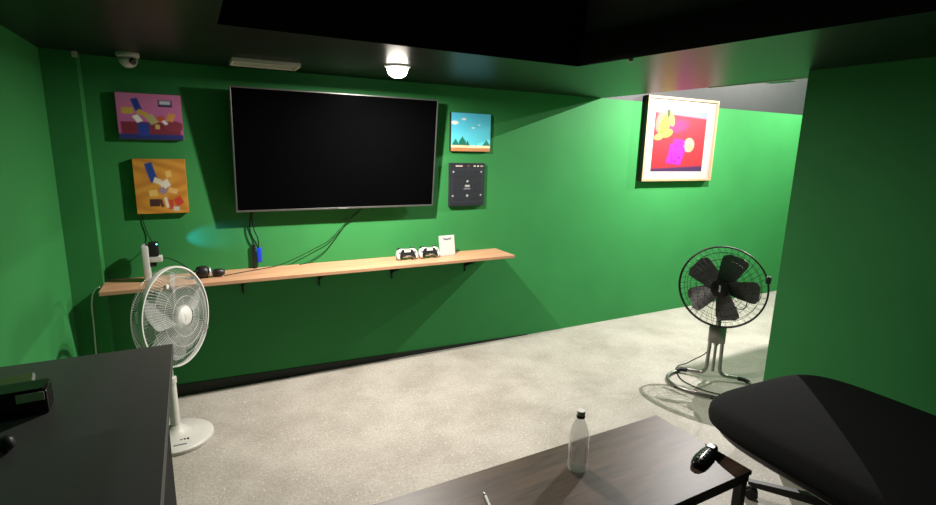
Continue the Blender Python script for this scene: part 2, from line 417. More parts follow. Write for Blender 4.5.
def art_sky(u, v):
    c = mixc((.10, .55, .66), (.07, .40, .60), v)
    for cu, cv, ru in ((.08, .74, .09), (.31, .84, .055), (.70, .70, .03), (.55, .62, .04)):
        c = mixc(c, (.75, .85, .85), ell(u, v, cu, cv, ru, ru*.5, 0, .3))
    for cu, r, h in ((.11, .08, .34), (.28, .09, .40), (.41, .06, .30), (.90, .10, .32), (.64, .03, .22)):
        c = mixc(c, (.01, .13, .09), sstep(0, .02, (h - abs(u-cu)/r*.14) - v) if abs(u-cu) < r else 0)
    c = mixc(c, (.74, .56, .35), 1-sstep(.145, .165, v))
    c = mixc(c, (.36, .15, .06), 1-sstep(.085, .10, v))
    return tuple(min(.95, 1.5*q) for q in c)
def art_maze(u, v):
    c = (.016, .017, .030)
    line = (.040, .042, .070)
    for cu, cv, ru, rv in ((.26, .78, .12, .05), (.74, .78, .12, .05), (.20, .60, .10, .04), (.80, .60, .10, .04), (.5, .72, .05, .12), (.5, .47, .17, .12), (.16, .44, .10, .04), (.84, .44, .10, .04),
                           (.26, .26, .14, .04), (.74, .26, .14, .04), (.5, .22, .05, .08), (.5, .48, .44, .38), (.5, .48, .46, .40)):
        a = bx(u, v, cu, cv, ru, rv, 0, .006); b = bx(u, v, cu, cv, ru-.014, rv-.011, 0, .006)
        c = mixc(c, line, max(0, a-b))
    for cu, cv, r in ((.09, .80, .024), (.90, .80, .024), (.08, .24, .024), (.90, .25, .024), (.5, .24, .032), (.5, .58, .03)):
        c = mixc(c, (.75, .75, .70), ell(u, v, cu, cv, r, r*.85, 0, .3))
    c = mixc(c, (.75, .75, .75), bx(u, v, .5, .47, .07, .022)); c = mixc(c, (.4, .4, .42), bx(u, v, .49, .405, .10, .012))
    c = tuple(.5*q for q in c)
    for cu, ru, col in ((.25, .10, (.60, .45, .42)), (.52, .03, (.30, .05, .05)), (.70, .028, (.75, .70, .45)), (.80, .028, (.75, .70, .60)), (.91, .04, (.55, .40, .38))):
        c = mixc(c, col, bx(u, v, cu, .935, ru, .014, 0, .006))
    return c
def art_red(u, v):
    c = mixc((.78, .03, .05), (.72, .05, .10), v)
    c = mixc(c, (.38, .40, .62), sstep(.0, .03, v-(.93-.06*u)))
    c = mixc(c, (.85, .05, .22), ell(u, v, .45, .74, .2, .10, .2, .4))
    c = mixc(c, (.10, .03, .14), 1-sstep(.0, .05, v-(.02+.05*u)))
    for cu, cv, ru, rv, ro, col in ((.10, .80, .08, .17, -.2, (.35, .30, .24)), (.19, .76, .09, .20, -.35, (.82, .70, .10)), (.30, .86, .055, .13, .35, (.62, .56, .16)), (.10, .56, .09, .05, .3, (.80, .72, .18)), (.25, .62, .10, .06, .4, (.84, .74, .12)), (.24, .95, .03, .08, 0, (.12, .13, .08))):
        c = mixc(c, col, ell(u, v, cu, cv, ru, rv, ro))
    c = mixc(c, (.92, .74, .42), ell(u, v, .69, .44, .105, .115))
    c = mixc(c, (.75, .55, .30), ell(u, v, .72, .40, .05, .05))
    rr = random.Random(4)
    for cu, cv, ru, rv in ((.49, .47, .10, .05), (.47, .375, .15, .055), (.45, .27, .14, .055), (.42, .175, .14, .05)):
        c = mixc(c, (.82, .03, .80), bx(u, v, cu, cv, ru, rv, -.12, .03))
    for k in range(34):
        cu = .30 + rr.random()*.32; cv = .12 + rr.random()*.40
        if cu < .38 and cv > .44: continue
        c = mixc(c, ((.34, .01, .40), (.80, .04, .30), (.20, .01, .30))[k % 3], .8*bx(u, v, cu, cv, .010 + .012*rr.random(), .010 + .012*rr.random(), rr.random()*3, .008))
    return tuple(.40*q for q in c)

def print_face(name, w, h, nx, nz, fn, material, parent, y):
    """a flat printed sheet facing -y, origin at its lower left corner"""
    bm = BM(); lay = bm.verts.layers.float_color.new('ink')
    g = []
    for j in range(nz+1):
        row = []
        for i in range(nx+1):
            p = bm.verts.new((w*i/nx, y, h*j/nz)); p[lay] = (*fn(i/nx, j/nz), 1); row.append(p)
        g.append(row)
    for j in range(nz):
        for i in range(nx): bm.faces.new((g[j][i], g[j][i+1], g[j+1][i+1], g[j+1][i]))
    return obj(name, bm, material, parent)

def canvas(name, label, x0, x1, z0, z1, fn, depth=.032, rot=0., edge=None):
    w, h = x1-x0, z1-z0
    t = thing(name, label, 'picture', (x0, 0, z0), (0, rot, 0))
    bm = BM(); box(bm, (0, -depth, 0), (w, -.001, h), .003); obj('stretcher_block', bm, edge or M_dark_side, t)
    print_face('printed_face', w-.004, h-.004, 96, 84, fn, M_print, t, -depth-.0012).location = (.002, 0, .002)
    return t
M_pinkedge = mat('pink_canvas_edge', (.30, .05, .14), .6); M_orangeedge = mat('orange_canvas_edge', (.40, .15, .02), .6); M_navy = mat('navy_canvas_edge', (.02, .021, .03), .6)
canvas('canvas_picture', 'pink and dark red canvas picture, the upper one left of the television', -.336, -.019, 1.595, 1.847, art_pink, edge=M_pinkedge)
canvas('canvas_picture', 'orange square canvas picture, the lower one left of the television', -.288, -.024, 1.172, 1.487, art_orange, edge=M_orangeedge)
canvas('canvas_picture', 'small sky blue landscape canvas right of the television', 1.711, 2.047, 1.562, 1.843, art_sky, .028)
canvas('canvas_picture', 'small dark navy maze patterned canvas below the sky blue one', 1.708, 2.006, 1.152, 1.477, art_maze, .028, edge=M_navy)
FX0, FX1, FZ0, FZ1 = 3.648, 4.60, 1.322, 2.088
t = thing('framed_print', 'large red print in a white mount and gilt frame on the far right wall', 'picture', (FX0, 0, FZ0))
w, h = FX1-FX0, FZ1-FZ0; fb = .022; fd = .055
bm = BM()
for a, b in (((0, -fd, 0), (w, -.002, fb)), ((0, -fd, h-fb), (w, -.002, h)), ((0, -fd, fb), (fb, -.002, h-fb)), ((w-fb, -fd, fb), (w, -.002, h-fb))): box(bm, a, b, .002)
for f_ in bm.faces:
    f_.material_index = 1 if abs(f_.normal.y) < .5 and f_.calc_center_median().y > -fd+.004 else 0
bm.normal_update()
for f_ in bm.faces: f_.material_index = 1 if f_.normal.x < -.9 and f_.calc_center_median().x < .003 else 0  # only the left side is coloured dark: dark frame side plus painted shadow
obj('frame', bm, [M_gold, M_dark_side], t)
bm = BM(); box(bm, (fb, -fd+.018, fb), (w-fb, -.004, h-fb)); obj('mount', bm, M_mount, t)
pf = print_face('print', w*.73, h*.735, 120, 96, art_red, M_printg, t, -fd+.0165); pf.location = (w*.125, 0, h*.12)

# ------------------------------------------------------------------ gamepads on the shelf
def mirror(P): return P + [(-x, z) for x, z in reversed(P) if x > 1e-6]
def gamepad(label, x):
    t = thing('gamepad', label, 'game controller', (x, -.14, SZ+.0005), (math.radians(-18), 0, 0), 'gamepads on the wall shelf')
    half = [(0, .030), (.028, .027), (.040, .014), (.052, .002), (.066, 0), (.077, .010), (.081, .030), (.077, .054), (.068, .070), (.048, .080), (.022, .076), (0, .075)]
    f = lambda u, v, q: (u, q, v)
    bm = BM(); prism(bm, mirror(half), -.020, .018, f, .008, 3); obj('shell', bm, M_white, t, True, auto=50)
    hp = [(0, .031), (.029, .028), (.041, .015), (.053, .004), (.062, .006), (.060, .022), (.054, .048), (.042, .068), (.022, .072), (0, .071)]
    bm = BM(); prism(bm, mirror(hp), -.024, -.0195, f, .0015, 1); obj('centre_panel', bm, M_blk, t, True, auto=40)
    for s in (-1, 1):
        bm = BM(); lathe(bm, [(.007, 0), (.007, .008), (.011, .010), (.011, .014), (.006, .013)], 20, Matrix.Translation((s*.026, -.024, .034)) @ Matrix.Rotation(PI/2, 4, 'X')); obj('thumbstick', bm, M_blk, t, True, auto=40)
        bm = BM(); box(bm, (s*.050-.014, -.008, .076), (s*.050+.014, .016, .088), .004); obj('trigger', bm, M_blk, t, True, auto=50)
    bm = BM(); box(bm, (-.024, -.0262, .050), (.024, -.0238, .068), .0008); obj('touchpad', bm, M_white, t)
    bm = BM()
    for dx, dz in ((.006, 0), (-.006, 0), (0, .006), (0, -.006)): lathe(bm, [(.0028, 0), (.0028, .004)], 10, Matrix.Translation((.060+dx, -.020, .050+dz)) @ Matrix.Rotation(PI/2, 4, 'X'))
    obj('buttons', bm, M_ink, t)
    bm = BM(); box(bm, (-.068, -.023, .047), (-.052, -.0195, .052)); box(bm, (-.0625, -.023, .0415), (-.0575, -.0195, .0575)); obj('direction_pad', bm, M_ink, t)
    return t
gamepad('white and black gamepad on the shelf, left of the pair', 1.325)
gamepad('white and black gamepad on the shelf, beside the white card', 1.498)

# white stand-up card
t = thing('sign_card', 'small white stand-up card with grey print near the right end of the shelf', 'sign', (1.66, -.11, SZ), (math.radians(-9), 0, math.radians(6)))
bm = BM(); box(bm, (-.066, -.006, 0), (.066, .006, .150), .002); obj('card', bm, M_white, t)
bm = BM(); box(bm, (-.060, .006, 0), (.060, .045, .006), .001); box(bm, (-.060, .006, .0), (.060, .009, .06)); obj('foot', bm, M_white2, t)
bm = BM()
tube(bm, catmull([(-.032, -.0065, .134), (-.024, -.0065, .124), (-.012, -.0065, .126), (0, -.0065, .121), (.014, -.0065, .127), (.026, -.0065, .124), (.034, -.0065, .133)], 4), .0042, 6)
obj('logo_mark', bm, M_ink, t)

# ------------------------------------------------------------------ left end of the shelf
t = thing('camera_stand', 'white upright stand holding a black box with a blue light on the shelf', 'stand', (-.262, -.10, SZ))
bm = BM(); box(bm, (-.017, -.045, 0), (.017, .045, .208), .005); obj('stand_panel', bm, M_white, t, True, auto=40)
bm = BM(); box(bm, (.016, -.030, .108), (.082, .02, .142), .005); box(bm, (.030, -.031, .113), (.076, -.0295, .136)); obj('stand_arm', bm, M_white, t, True, auto=40)
bm = BM(); box(bm, (.016, -.034, .143), (.066, .030, .222), .006); obj('black_box', bm, M_blk, t, True, auto=40)
bm = BM(); lathe(bm, [(.004, 0), (.004, .003), (.001, .004)], 12, Matrix.Translation((.060, -.034, .214)) @ Matrix.Rotation(PI/2, 4, 'X')); obj('status_light', bm, M_led, t)
bm = BM(); box(bm, (.016, -.020, .08), (.05, .02, .107), .004); obj('plug', bm, M_blk, t)
# blue glow of the stand's lamp on the wall beside it
lg = light('stand_status_beam', 'SPOT', (-.175, -.11, 1.012), 7., (.0, .32, 1.), spot_size=math.radians(38), spot_blend=.9, shadow_soft_size=.004)
lg.rotation_euler = (V((.06, .0, 1.015)) - V((-.175, -.11, 1.012))).to_track_quat('-Z', 'Y').to_euler()

t = thing('headset_gadget', 'small black gadget of two rounded pods joined by a silver band, lying on the shelf', 'gadget', (.05, -.16, SZ))
bm = BM(); lathe(bm, [(.012, -.040), (.030, -.036), (.036, -.015), (.036, .010), (.030, .024), (.016, .028)], 28, Matrix.Translation((-.026, 0, .037)) @ Matrix.Rotation(PI/2, 4, 'Y')); obj('large_pod', bm, M_blk, t, True)
bm = BM(); lathe(bm, [(.010, -.034), (.020, -.028), (.024, -.005), (.022, .022), (.012, .036)], 28, Matrix.Translation((.054, 0, .026)) @ Matrix.Rotation(PI/2, 4, 'Y')); obj('small_pod', bm, M_blk, t, True)
bm = BM(); lathe(bm, [(.026, -.006), (.030, -.003), (.030, .003), (.026, .006)], 28, Matrix.Translation((.008, 0, .034)) @ Matrix.Rotation(PI/2, 4, 'Y')); obj('silver_band', bm, M_silver, t, True)
bm = BM(); tube(bm, catmull([(-.055, -.03, .05), (-.075, -.01, .045), (-.082, .0, .02), (-.06, 0, .012)], 5), .005, 8); obj('strap', bm, M_blk, t, True)

# ------------------------------------------------------------------ cables
def cable(label, pts, r=.0024, m=None, name='cable', n=8):
    bm = BM(); tube(bm, catmull(pts, n), r, 8)
    return tag(obj(name, bm, m or M_cable, None, True), label, 'cable')
cable('thin dark cable drooping from the television, the longer one that runs left along the shelf',
      [(1.02, -.045, 1.166), (1.00, -.038, 1.14), (.919, -.022, 1.064), (.807, -.018, .952), (.70, -.018, .895), (.60, -.02, .850), (.50, -.03, .815), (.42, -.04, SZ+.004), (.30, -.085, SZ+.003), (.19, -.135, SZ+.003), (.135, -.158, SZ+.003)])
cable('thin dark cable drooping from the television, the shorter one that drops behind the shelf',
      [(1.04, -.045, 1.166), (1.01, -.036, 1.14), (.93, -.013, 1.064), (.845, -.010, .955), (.775, -.010, .875), (.70, -.010, .825), (.64, -.012, SZ+.004), (.60, -.025, SZ+.003)])
cable('thin dark cord down the wall from the orange canvas to the white stand', [(-.27, -.006, 1.18), (-.262, -.006, 1.11), (-.245, -.008, 1.04), (-.225, -.03, 1.0), (-.22, -.065, .99)], .0022)
cable('thin dark cord curving from the white stand to the black gadget on the shelf', [(-.182, -.09, .918), (-.15, -.07, .910), (-.11, -.06, .885), (-.06, -.07, .845), (-.03, -.10, .810), (-.02, -.15, SZ+.004), (-.015, -.165, SZ+.004)], .003)
cable('white cord hanging down the corner column from the left end of the shelf', [(-.484, -.19, .80), (-.505, -.18, .788), (-.525, -.155, .752), (-.538, -.142, .68), (-.540, -.138, .58), (-.545, -.136, .45), (-.55, -.134, .25), (-.55, -.15, .02), (-.53, -.20, .006)], .0035, M_wcable)
t = thing('cable_connector', 'blue plastic connector hanging on short black leads below the television', 'connector', (0, 0, 0))
bm = BM(); box(bm, (.338, -.034, .835), (.368, -.018, .930), .004, M=None); obj('blue_sleeve', bm, M_blue, t, True, auto=40)
bm = BM()
tube(bm, catmull([(.317, -.045, 1.168), (.312, -.03, 1.12), (.306, -.022, 1.05), (.318, -.022, 1.0), (.335, -.022, .965), (.348, -.024, .928)], 6), .0042, 8)
tube(bm, catmull([(.325, -.045, 1.168), (.322, -.03, 1.12), (.330, -.022, 1.05), (.350, -.024, .99), (.352, -.025, .93)], 6), .0032, 8)
obj('lead', bm, M_cable, t, True)
bm = BM(); box(bm, (.314, -.026, SZ+.001), (.334, -.014, .955), .003); obj('black_strip', bm, M_blk, t)

# ------------------------------------------------------------------ white pedestal fan
def cage_rings(bm, R, depth, nrad, rw, conc, n0=.05, bulge=1.0):
    """grille half: dome of radial wires from hub radius n0 to R, axis +z"""
    def pr(s):           # s 0..1 hub->rim
        r = n0 + (R-n0)*s
        return r, depth*(1 - s**2.6*bulge)
    for k in range(nrad):
        a = 2*PI*k/nrad
        pts = []
        for i in range(7):
            r, z = pr(i/6); aa = a + .22*(i/6)
            pts.append((r*math.cos(aa), r*math.sin(aa), z))
        tube(bm, pts, rw, 4, cap=False)
    for s in conc:
        r, z = pr(s)
        tube(bm, circle(r, 48, lambda x, y: (x, y, z)), rw*1.25, 5, closed=True)

def blade_mesh(bm, ang, r0, r1, w0, w1, twist, thick=.002, nx=10, nt=6, sweep=.0):
    top = []; 
    M = Matrix.Rotation(ang, 4, 'Z')
    for i in range(nx+1):
        s = i/nx; r = lerp(r0, r1, s)
        w = lerp(w0, w1, s**.7)
        if s > .8: w *= math.sqrt(max(.02, 1-((s-.8)/.2)**2*.72))
        tw = lerp(twist*1.25, twist*.8, s)
        row = []
        for j in range(nt+1):
            q = (j/nt-.5)*w
            p = V((r, q*math.cos(tw) + sweep*s, q*math.sin(tw) + .012*((j/nt-.5)**2)*4))
            row.append(M @ p)
        top.append(row)
    A = [[bm.verts.new(p) for p in row] for row in top]
    B = [[bm.verts.new(p - V((0, 0, thick))) for p in row] for row in top]
    for i in range(nx):
        for j in range(nt):
            bm.faces.new((A[i][j], A[i+1][j], A[i+1][j+1], A[i][j+1])); bm.faces.new((B[i][j+1], B[i+1][j+1], B[i+1][j], B[i][j]))
    for i in range(nx):
        bm.faces.new((A[i][0], B[i][0], B[i+1][0], A[i+1][0])); bm.faces.new((A[i+1][nt], B[i+1][nt], B[i][nt], A[i][nt]))
    for j in range(nt):
        bm.faces.new((A[0][j+1], B[0][j+1], B[0][j], A[0][j])); bm.faces.new((A[nx][j], B[nx][j], B[nx][j+1], A[nx][j+1]))

def headmat(pos, facing):
    z = V(facing).normalized(); x = V((0, 0, 1)).cross(z).normalized(); y = z.cross(x)
    return Matrix(((x.x, y.x, z.x, pos[0]), (x.y, y.y, z.y, pos[1]), (x.z, y.z, z.z, pos[2]), (0, 0, 0, 1)))

WB = V((-.172, -.545, 0))
t = thing('pedestal_fan', 'white pedestal fan with a round clear bladed head, standing behind the grey desk', 'fan', WB)
bm = BM(); lathe(bm, [(.180, 0), (.184, .008), (.182, .020), (.170, .029), (.130, .033), (.110, .040), (.080, .044), (.055, .058), (.034, .075), (.030, .085)], 48); obj('base', bm, M_white2, t, True, auto=40)
bm = BM(); lathe(bm, [(.024, .08), (.022, .30), (.021, .34)], 24); lathe(bm, [(.026, .33), (.026, .36), (.015, .365)], 24); lathe(bm, [(.014, .36), (.014, .55)], 16); obj('pole', bm, M_white2, t, True, auto=40)
bm = BM()
for k in range(3): box(bm, (.020+k*.016, -.100, .0385), (.030+k*.016, -.088, .0420))
obj('control_buttons', bm, M_blk, t)
bm = BM(); box(bm, (-.010, -.135, .0335), (.050, -.128, .0355)); obj('control_slot', bm, M_ink, t)
HF = V((.83, -.55, .08)).normalized()
HC = V((.050, .045, .680))
Mh = headmat(HC, HF)
bm = BM(); box(bm, (-.030, -.035, -.22), (.030, .035, -.10), .012, M=Mh)
tube(bm, [(0, 0, .53), Mh @ V((0, -.02, -.14))], .022, 12)
obj('motor_housing', bm, M_white2, t, True, auto=45)
WR = .262
def hm(fn, m, name, smooth=True):
    b = BM(); fn(b); bmesh.ops.transform(b, matrix=Mh, verts=b.verts[:]); return obj(name, b, m, t, smooth, auto=45)
hm(lambda b: cage_rings(b, WR, .058, 90, .0008, (.25, .5, .75), .055), M_wire, 'front_grille')
def back(b):
    c = BM(); cage_rings(c, WR, .125, 90, .0008, (.35, .7, .9), .06, .62)
    bmesh.ops.transform(c, matrix=Matrix.Scale(-1, 4, (0, 0, 1)), verts=c.verts[:])
    me = bpy.data.meshes.new('scratch'); c.to_mesh(me); c.free(); b.from_mesh(me); bpy.data.meshes.remove(me)
hm(back, M_wire, 'back_grille')
hm(lambda b: lathe(b, [(WR-.003, -.012), (WR+.005, -.010), (WR+.006, .0), (WR+.004, .012), (WR-.004, .012), (WR-.003, -.012)], 64, capb=False, capt=False), M_white, 'rim')
hm(lambda b: lathe(b, [(.056, .030), (.060, .042), (.056, .052), (.040, .060), (.001, .062)], 32), M_white, 'front_badge')
hm(lambda b: box(b, (-.018, -.018, .059), (.018, .018, .0625), .001), M_white2, 'badge_plate')
hm(lambda b: lathe(b, [(.05, -.075), (.052, .0), (.040, .020), (.001, .024)], 24), M_clear, 'blade_hub')
for k in range(5):
    hm(lambda b: blade_mesh(b, k*2*PI/5+.3, .045, .225, .10, .19, .55, .002), M_clear, 'blade')
hm(lambda b: lathe(b, [(.011, .035), (.011, .048), (.001, .050)], 14, Matrix.Translation((-.09, .185, 0))), M_white, 'grille_clip')

# ------------------------------------------------------------------ black pedestal fan
n = V((-.76, -.65, 0)).normalized(); l = V((.65, -.76, 0)).normalized()
FB = V((3.215, -1.30, 0))
t = thing('floor_fan', 'black pedestal fan with dark blades on a bent steel tube base, by the right wall', 'fan', FB)
P = lambda a, b, z: l*a + n*b + V((0, 0, z))
loop = catmull([P(-.225, -.02, .014), P(-.275, .06, .014), P(-.300, .15, .014), P(-.265, .24, .014), P(-.17, .305, .014), P(-.06, .335, .014), P(.06, .335, .014), P(.17, .305, .014), P(.265, .24, .014), P(.300, .15, .014), P(.275, .06, .014), P(.225, -.02, .014)], 6)
bm = BM(); tube(bm, loop, .0115, 12); obj('base_loop', bm, M_chrome, t, True)
for s in (-1, 1):
    pts = catmull([P(s*.225, -.02, .022), P(s*.18, -.018, .030), P(s*.105, -.01, .033), P(s*.066, -.004, .042), P(s*.046, -.001, .075), P(s*.042, 0, .14), P(s*.040, 0, .25), P(s*.036, 0, .36)], 6)
    bm = BM(); tube(bm, pts, .0125, 12); obj('upright', bm, M_chrome, t, True)
    bm = BM(); tube(bm, [P(s*.165, -.016, .030), P(s*.21, -.02, .025), P(s*.240, -.005, .017)], .0165, 12); obj('joint_sleeve', bm, M_blk, t, True, auto=40)
for a, b in ((-.24, .265), (-.02, .338), (.24, .265)):
    bm = BM(); lathe(bm, [(.012, 0), (.014, .005), (.010, .016)], 12, Matrix.Translation(P(a, b, 0))); obj('rubber_foot', bm, M_blk, t, True, auto=40)
bm = BM()
box(bm, (-.056, -.018, .27), (.056, .018, .40), .012, M=headmat((0, 0, 0), n) @ Matrix.Rotation(-PI/2, 4, 'X') if False else Matrix(((l.x, n.x, 0, 0), (l.y, n.y, 0, 0), (0, 0, 1, 0), (0, 0, 0, 1))))
obj('clamp_block', bm, M_chrome, t, True, auto=40)
bm = BM(); tube(bm, [V((0, 0, .26)), V((0, 0, .52))], .017, 14); tube(bm, [V((0, 0, .06)) + n*.0, V((0, 0, .27))], .010, 10); obj('centre_pole', bm, M_chrome, t, True, auto=40)
FF = V((-.90, -.44, .06)).normalized()
Mh = headmat(V((.0, .0, .690)) + FF*.05, FF)
FRD = .279
bm = BM(); box(bm, (-.022, -.16, -.15), (.022, .04, -.11), .006, M=Mh); obj('yoke', bm, M_blk, t, True, auto=40)
hm(lambda b: lathe(b, [(.03, -.22), (.07, -.21), (.075, -.12), (.055, -.09)], 28), M_blk, 'motor_housing')
hm(lambda b: cage_rings(b, FRD, .065, 40, .0011, (.2, .42, .62, .82), .06), M_blkm, 'front_grille')
def back2(b):
    c = BM(); cage_rings(c, FRD, .10, 40, .0011, (.3, .55, .8), .07)
    bmesh.ops.transform(c, matrix=Matrix.Scale(-1, 4, (0, 0, 1)), verts=c.verts[:])
    me = bpy.data.meshes.new('scratch'); c.to_mesh(me); c.free(); b.from_mesh(me); bpy.data.meshes.remove(me)
hm(back2, M_blkm, 'back_grille')
hm(lambda b: (tube(b, circle(FRD, 72, lambda x, y: (x, y, .004)), .0062, 8, closed=True), tube(b, circle(FRD-.002, 72, lambda x, y: (x, y, -.010)), .0045, 6, closed=True)), M_blkm, 'rim')
hm(lambda b: lathe(b, [(.060, .046), (.064, .058), (.058, .070), (.001, .074)], 32), M_blkg, 'front_badge')
hm(lambda b: box(b, (-.006, -.022, .073), (.006, .022, .0755), .001), M_silver, 'badge_mark')
hm(lambda b: lathe(b, [(.055, -.09), (.058, -.01), (.045, .015), (.001, .018)], 28), M_blk, 'blade_hub')
for k in range(5):
    hm(lambda b: blade_mesh(b, k*2*PI/5 + math.radians(-73), .045, .232, .11, .19, .48, .0025), M_blade, 'blade')
hm(lambda b: box(b, (.252, .070, -.022), (.284, .120, .014), .006), M_blk, 'grille_clip')
hm(lambda b: tube(b, catmull([(.10, -.02, -.112), (.14, -.06, -.115), (.15, -.12, -.115), (.12, -.155, -.115), (.08, -.14, -.115), (.07, -.13, -.118)], 6), .003, 6), M_cable, 'pull_cord')
bm = BM()
tube(bm, catmull([V((-.02, .02, .24)), V((-.03, .06, .17)), V((-.02, .14, .10)), V((-.01, .22, .03)), V((-.06, .25, .006)), V((-.15, .18, .006)), V((-.23, .06, .006)), V((-.23, -.09, .006)), V((-.18, -.19, .006)), V((-.12, -.26, .006)), V((-.02, -.36, .006))], 6), .0038, 8)
obj('power_cord', bm, M_cable, t, True)

# ------------------------------------------------------------------ coffee table
TZ = .42
TX0, TX1, TY0, TY1 = .40, 1.800, -2.505, -2.043
t = thing('coffee_table', 'low dark walnut coffee table on black metal legs in the foreground', 'table', ((TX0+TX1)/2, (TY0+TY1)/2, 0), (0, 0, math.radians(.6)))
hx, hy = (TX1-TX0)/2, (TY1-TY0)/2
bm = BM(); box(bm, (-hx, -hy, TZ-.018), (hx, hy, TZ), .0015, 1); obj('tabletop', bm, M_table, t)
bm = BM()
for a, b in (((-hx+.008, -hy+.004, TZ-.046), (hx-.008, -hy+.03, TZ-.018)), ((-hx+.008, hy-.03, TZ-.046), (hx-.008, hy-.004, TZ-.018)), ((-hx+.006, -hy+.03, TZ-.046), (-hx+.032, hy-.03, TZ-.018)), ((hx-.032, -hy+.03, TZ-.046), (hx-.006, hy-.03, TZ-.018))): box(bm, a, b)
obj('apron_frame', bm, M_blkm, t)
for sx in (-1, 1):
    for sy_ in (-1, 1):
        bm = BM(); cx, cy_ = sx*(hx-.024), sy_*(hy-.024)
        box(bm, (cx-.016, cy_-.016, 0), (cx+.016, cy_+.016, TZ-.046)); obj('leg', bm, M_blkm, t)

t = thing('water_bottle', 'clear plastic water bottle with a pale cap standing on the coffee table', 'bottle', (1.205, -2.195, TZ))
prof = [(.001, .004), (.020, .001), (.030, 0), (.0355, .006), (.037, .018), (.0365, .032), (.0350, .036), (.037, .041), (.037, .098), (.0352, .104), (.037, .110), (.0375, .128), (.0350, .148), (.028, .174), (.019, .197), (.0128, .210), (.0125, .222)]
inner = [(max(.0005, r-.0009), z+(.0009 if z < .01 else 0)) for r, z in prof]
bm = BM(); lathe(bm, prof + inner[::-1], 40, capb=False, capt=False); obj('bottle_body', bm, M_pet, t, True)
bm = BM(); lathe(bm, [(.0155, .212), (.0160, .214), (.0160, .2225)], 28, capb=False, capt=False); lathe(bm, [(.0130, .2135), (.0150, .2138), (.0150, .2215)], 28); obj('cap_ring', bm, M_blk, t, True, auto=40)
bm = BM(); lathe(bm, [(.0156, .2228), (.0158, .236), (.0145, .239), (.001, .2395)], 28); obj('cap', bm, M_cap, t, True, auto=40)
bm = BM()
seg = 24
A = [bm.verts.new((.0376*math.cos(a), .0376*math.sin(a), z)) for z in (.045, .108) for a in [lerp(-3.05, -.90, k/seg) for k in range(seg+1)]]
for k in range(seg):
    if 4 < k < 16: continue
    bm.faces.new((A[k], A[k+1], A[seg+2+k], A[seg+1+k]))
obj('label', bm, M_lbl, t, True)

# black handheld with a grey patch
t = thing('remote_control', 'black rounded handheld remote on the right end of the coffee table', 'remote', (1.705, -2.365, TZ), (0, 0, math.radians(17)))
def blob(bm, L_, W_, H_, nx=22, ny=16, z0=0., pw=2.4):
    rings = []
    for i in range(1, nx):
        s = -1+2*i/nx; k = (1-abs(s)**pw)**(1/pw)
        ring = []
        for j in range(ny):
            a = 2*PI*j/ny; cz = math.sin(a); cc = math.cos(a)
            zz = cz*H_*k*(1. if cz > 0 else .55)
            ring.append(bm.verts.new((s*L_, cc*W_*k*(1 - .12*s), z0 + zz)))
        rings.append(ring)
    for A_, B_ in zip(rings, rings[1:]):
        for j in range(ny): bm.faces.new((A_[j], A_[(j+1) % ny], B_[(j+1) % ny], B_[j]))
    bm.faces.new(rings[0][::-1]); bm.faces.new(rings[-1])
bm = BM(); blob(bm, .105, .030, .020, z0=.0112); obj('body', bm, M_blkg, t, True)
bm = BM(); box(bm, (.040, -.014, .0290), (.078, .014, .0308), .001, M=Matrix.Translation((.06, 0, .029)) @ Matrix.Rotation(.10, 4, 'Y') @ Matrix.Translation((-.06, 0, -.029))); obj('display', bm, M_silver, t)
bm = BM()
for i in range(4):
    for j in range(2): box(bm, (-.070+i*.026, -.013+j*.015, .0275), (-.055+i*.026, -.003+j*.015, .0318), .0015)
obj('buttons', bm, M_skirt, t)

t = thing('pen', 'white pen lying on the coffee table near its front edge', 'pen', (.80, -2.235, TZ+.006), (0, 0, math.radians(76)))
bm = BM(); lathe(bm, [(.0055, -.075), (.006, -.07), (.006, .05)], 14, Matrix.Rotation(PI/2, 4, 'Y')); obj('barrel', bm, M_white, t, True, auto=40)
bm = BM(); lathe(bm, [(.006, .0505), (.003, .068), (.0008, .078)], 14, Matrix.Rotation(PI/2, 4, 'Y')); obj('tip', bm, M_silver, t, True)
bm = BM(); box(bm, (-.070, -.0015, .006), (-.030, .0015, .0085), .0006); obj('clip', bm, M_silver, t)

# ------------------------------------------------------------------ padded swivel seat
CX, CY = 2.25, -2.715
t = thing('swivel_seat', 'wide charcoal padded seat with rounded corners beside the coffee table', 'seat', (CX, CY, .012), (0, 0, math.radians(-2)))
def soft_slab(bm, a, b, prof, rad_pow=5., N=72):
    rings = []
    for inset, z in prof:
        ring = []
        for k in range(N):
            th = 2*PI*k/N; c, s = math.cos(th), math.sin(th)
            x = math.copysign(abs(c)**(2/rad_pow), c)*(a-inset); y = math.copysign(abs(s)**(2/rad_pow), s)*(b-inset)
            ring.append(bm.verts.new((x, y, z)))
        rings.append(ring)
    for A_, B_ in zip(rings, rings[1:]):
        for k in range(N): bm.faces.new((A_[k], A_[(k+1) % N], B_[(k+1) % N], B_[k]))
    bm.faces.new(rings[0][::-1]); bm.faces.new(rings[-1])
bm = BM(); soft_slab(bm, .435, .55, [(.05, .445), (.018, .447), (.004, .46), (0, .485), (.003, .510), (.014, .530), (.04, .545), (.09, .555), (.18, .562), (.30, .565), (.42, .566)], 4.6)
obj('seat_cushion', bm, M_fabric, t, True)
bm = BM(); soft_slab(bm, .395, .51, [(.06, .395), (.02, .40), (.006, .415), (.0, .446)], 5.); obj('seat_pan', bm, M_blk, t, True, auto=40)
BO = V((.17, .15, -.012))
bm = BM(); lathe(bm, [(.03, .09), (.03, .25), (.022, .25), (.022, .41)], 20, Matrix.Translation(BO)); lathe(bm, [(.055, .07), (.05, .13), (.03, .135)], 20, Matrix.Translation(BO)); obj('gas_column', bm, M_blkm, t, True, auto=40)
